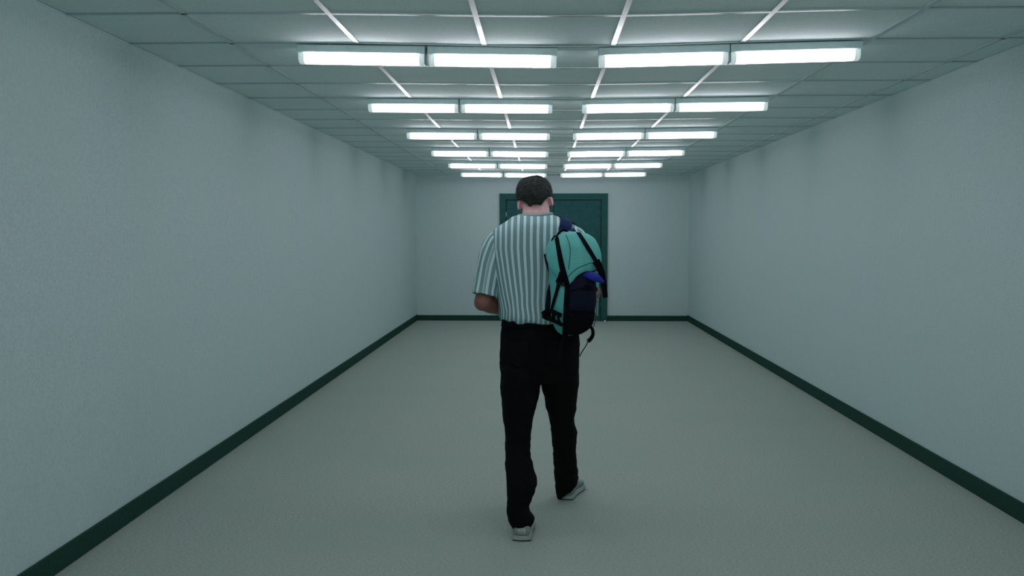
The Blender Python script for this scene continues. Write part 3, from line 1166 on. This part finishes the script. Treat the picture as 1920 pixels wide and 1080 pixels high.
# front pockets
pocket_hi = patch(pbv, [(1068, 534), (1078, 523), (1091, 514), (1105, 511), (1115, 514)], [(1066, 584), (1080, 586), (1095, 586), (1106, 585), (1114, 583)], 26, 26, .005, .024, 4)
t2 = bpy.data.meshes.new('t2'); pocket_hi.to_mesh(t2)
ph = kobj('upper_pocket', pocket_hi, 'navy')
pocket_lo = patch(pbv, [(1065, 582), (1080, 585), (1096, 585), (1106, 584), (1113, 581)], [(1064, 625), (1072, 626), (1083, 624), (1096, 616), (1108, 603)], 26, 20, .006, .026, 4)
t3 = bpy.data.meshes.new('t3'); pocket_lo.to_mesh(t3)
kobj('lower_pocket', pocket_lo, 'black')
sidep = patch(pbv, [(1060, 531), (1064, 534), (1069, 534)], [(1055, 627), (1060, 628), (1066, 628)], 6, 30, .006, .006, 4)
kobj('side_binding', sidep, 'black')
full = bvh_of(pk_w, tmp, t2, t3)
kobj('zip', seam([(1070, 546), (1085, 542), (1100, 541), (1115, 543)], .003), 'black', ph)
kobj('pocket_strap', ribbon(full, [(1096, 537), (1106, 540), (1119, 543)], .020), 'black')
kobj('zip', seam([(1070, 600), (1085, 600), (1100, 598), (1112, 594)], .003), 'black')
# blue padded lip under the lid
b = bmesh.new()
bp = [(1092, 516, 4.245, .004, .004), (1099, 515.5, 4.228, .013, .011), (1109, 517.5, 4.220, .019, .014), (1120, 521.5, 4.222, .018, .015), (1128, 526, 4.235, .012, .012), (1134, 529.5, 4.25, .003, .004)]
rg = []
for x, y, Y, a_, c_ in cr_spline(bp, 5):
    rg.append((at(x, y, Y), Vector((.25, 0, .97)) * a_, Vector((0, 1, 0)) * c_))
add_loft(b, rg, 18)
kobj('blue_pad', b, 'blue')

# compression straps down the lid
kobj('strap', ribbon(full, [(1044, 446), (1048, 468), (1052, 490), (1057, 512), (1063, 533)], (.021, .030)), 'black')
kobj('strap', ribbon(full, [(1084, 437), (1092, 449), (1103, 467), (1112, 482), (1119, 493)], .024), 'black')
kobj('strap', ribbon(full, [(1117, 489, 4.245), (1123, 499, 4.235), (1128, 512, 4.235), (1131, 527, 4.245), (1133.5, 543, 4.255), (1135, 558, 4.26)], (.036, .022), .004), 'black')
kobj('strap', ribbon(full, [(1052, 517), (1049, 532), (1045, 548), (1040, 565), (1036, 580)], .020, .003, .006), 'black')
kobj('strap', ribbon(full, [(1056, 512), (1052, 524), (1047, 532)], .034, .004, .008), 'black')
kobj('buckle', ribbon(full, [(1047, 528), (1053, 530), (1060, 534)], .018, .008, .012), 'buckle')
# unused left shoulder strap behind the bag
kobj('shoulder_strap', ribbon(full, [(1024, 476, 4.41), (1028, 495, 4.40), (1034, 514, 4.385), (1035, 530, 4.38), (1030, 548, 4.39), (1028, 565, 4.40), (1026, 584, 4.40)], .024, .008), 'navy')
# tangle of hip webbing low on the left
kobj('hip_strap', ribbon(full, [(1017, 589, 4.40), (1024, 584, 4.38), (1033, 583, 4.35), (1042, 587, 4.28), (1053, 592, 4.245)], .020, .003), 'black')
kobj('hip_strap', ribbon(full, [(1019, 594, 4.40), (1028, 598, 4.36), (1037, 601, 4.30), (1046, 605, 4.26), (1055, 610, 4.245)], .018, .003), 'black')
kobj('hip_strap', ribbon(full, [(1036, 582, 4.30), (1038, 590, 4.29), (1037, 600, 4.30)], .018, .004), 'black')
kobj('hip_strap', ribbon(full, [(1050, 589, 4.245), (1047, 597, 4.25), (1052, 609, 4.24)], .012, .004), 'black')
kobj('buckle', box(*(lambda p: (p.x - .022, p.x + .022, p.y - .008, p.y + .008, p.z - .016, p.z + .016))(at(1025, 590, 4.385)), bev=.005), 'black')
# top handle loops
b = bmesh.new()
add_tube(b, [at(*p) for p in cr_spline([(1043, 449, 4.33), (1046, 440, 4.34), (1051, 434, 4.35), (1058, 431.5, 4.36), (1064, 435, 4.36), (1068, 440, 4.345)], 5)], .0055, 8)
kobj('carry_handle', b, 'black')
b = bmesh.new()
add_tube(b, [at(*p) for p in cr_spline([(1035, 457, 4.34), (1035.5, 449, 4.34), (1039, 443.5, 4.34), (1044, 443, 4.33), (1047, 448, 4.32)], 5)], .0035, 8)
kobj('carry_handle', b, 'black')
# carrying strap over the shoulder, chest, under the arm and back to the bag
def on_shirt(P, off=.007):
    h, n, _, _ = arm_bvh.find_nearest(Vector(P))
    if (Vector(P) - h).dot(n) < 0 and off > 0:
        pass
    return h + n * off, n
sp_ = [(at(1070, 446, 4.40), None), (at(1067.5, 436, 4.40), None), (at(1066, 428, 4.44), 1), (at(1065, 418, 4.49), 1), (at(1064, 409, 4.555), 1), (at(1063.5, 404, 4.62), 1),
       (Vector((.155, 4.71, 1.485)), 1), (Vector((.165, 4.78, 1.41)), 1), (Vector((.175, 4.80, 1.32)), 1), (Vector((.195, 4.79, 1.23)), 1), (Vector((.215, 4.73, 1.14)), 1),
       (Vector((.235, 4.62, 1.06)), 1), (Vector((.228, 4.50, 1.02)), None), (at(1108, 596, 4.40), None)]
P = []
for p, s in sp_:
    if s:
        h, n = on_shirt(p)
    else:
        h, n = Vector(p), Vector((0, -1, .25)) if p.y < 4.45 else Vector((1, -.3, -.4))
    P.append(tuple(h) + tuple(n))
P = cr_spline(P, 5)
rg = []
for i, p in enumerate(P):
    c, n = Vector(p[:3]), Vector(p[3:]).normalized()
    t = (Vector(P[min(i + 1, len(P) - 1)][:3]) - Vector(P[max(i - 1, 0)][:3])).normalized()
    s = t.cross(n).normalized()
    wd = .031 if i < 36 else .031 - min(1, (i - 36) / 8) * .018
    rg.append((c, s * wd, s.cross(t).normalized() * .005, 4))
b = bmesh.new(); add_loft(b, rg, 16)
kobj('shoulder_strap', b, 'navy_strap')
# loose webbing and cord at the lower right
b = ribbon(full, [(1100, 616, 4.27), (1106, 612.5, 4.265), (1111, 618, 4.26), (1111.5, 628, 4.26), (1107, 636, 4.26), (1102, 640, 4.26)], (.012, .020), .006)
kobj('strap_end', b, 'black')
b = bmesh.new(); add_tube(b, [at(*p) for p in cr_spline([(1102, 640, 4.26), (1099, 648, 4.262), (1093, 657, 4.265), (1087, 668, 4.275)], 5)], .0024, 6)
kobj('cord', b, 'black')
b = bmesh.new(); add_tube(b, [at(*p) for p in cr_spline([(1117, 592, 4.30), (1116, 602, 4.28), (1113, 613, 4.265)], 5)], .0018, 6)
kobj('cord', b, 'buckle')
b = ribbon(full, [(1057, 626, 4.31), (1054, 640, 4.315), (1052, 655, 4.32), (1050, 674, 4.325)], .014, .003)
kobj('strap_end', b, 'stitch')
b = bmesh.new(); add_tube(b, [at(*p) for p in cr_spline([(1121, 560, 4.33), (1120.5, 575, 4.33), (1119.5, 592, 4.335)], 5)], .0028, 6)
kobj('cord', b, 'pale')
for me in (tmp, t2, t3, pk_w, shirt_copy, tro_world):
    bpy.data.meshes.remove(me)
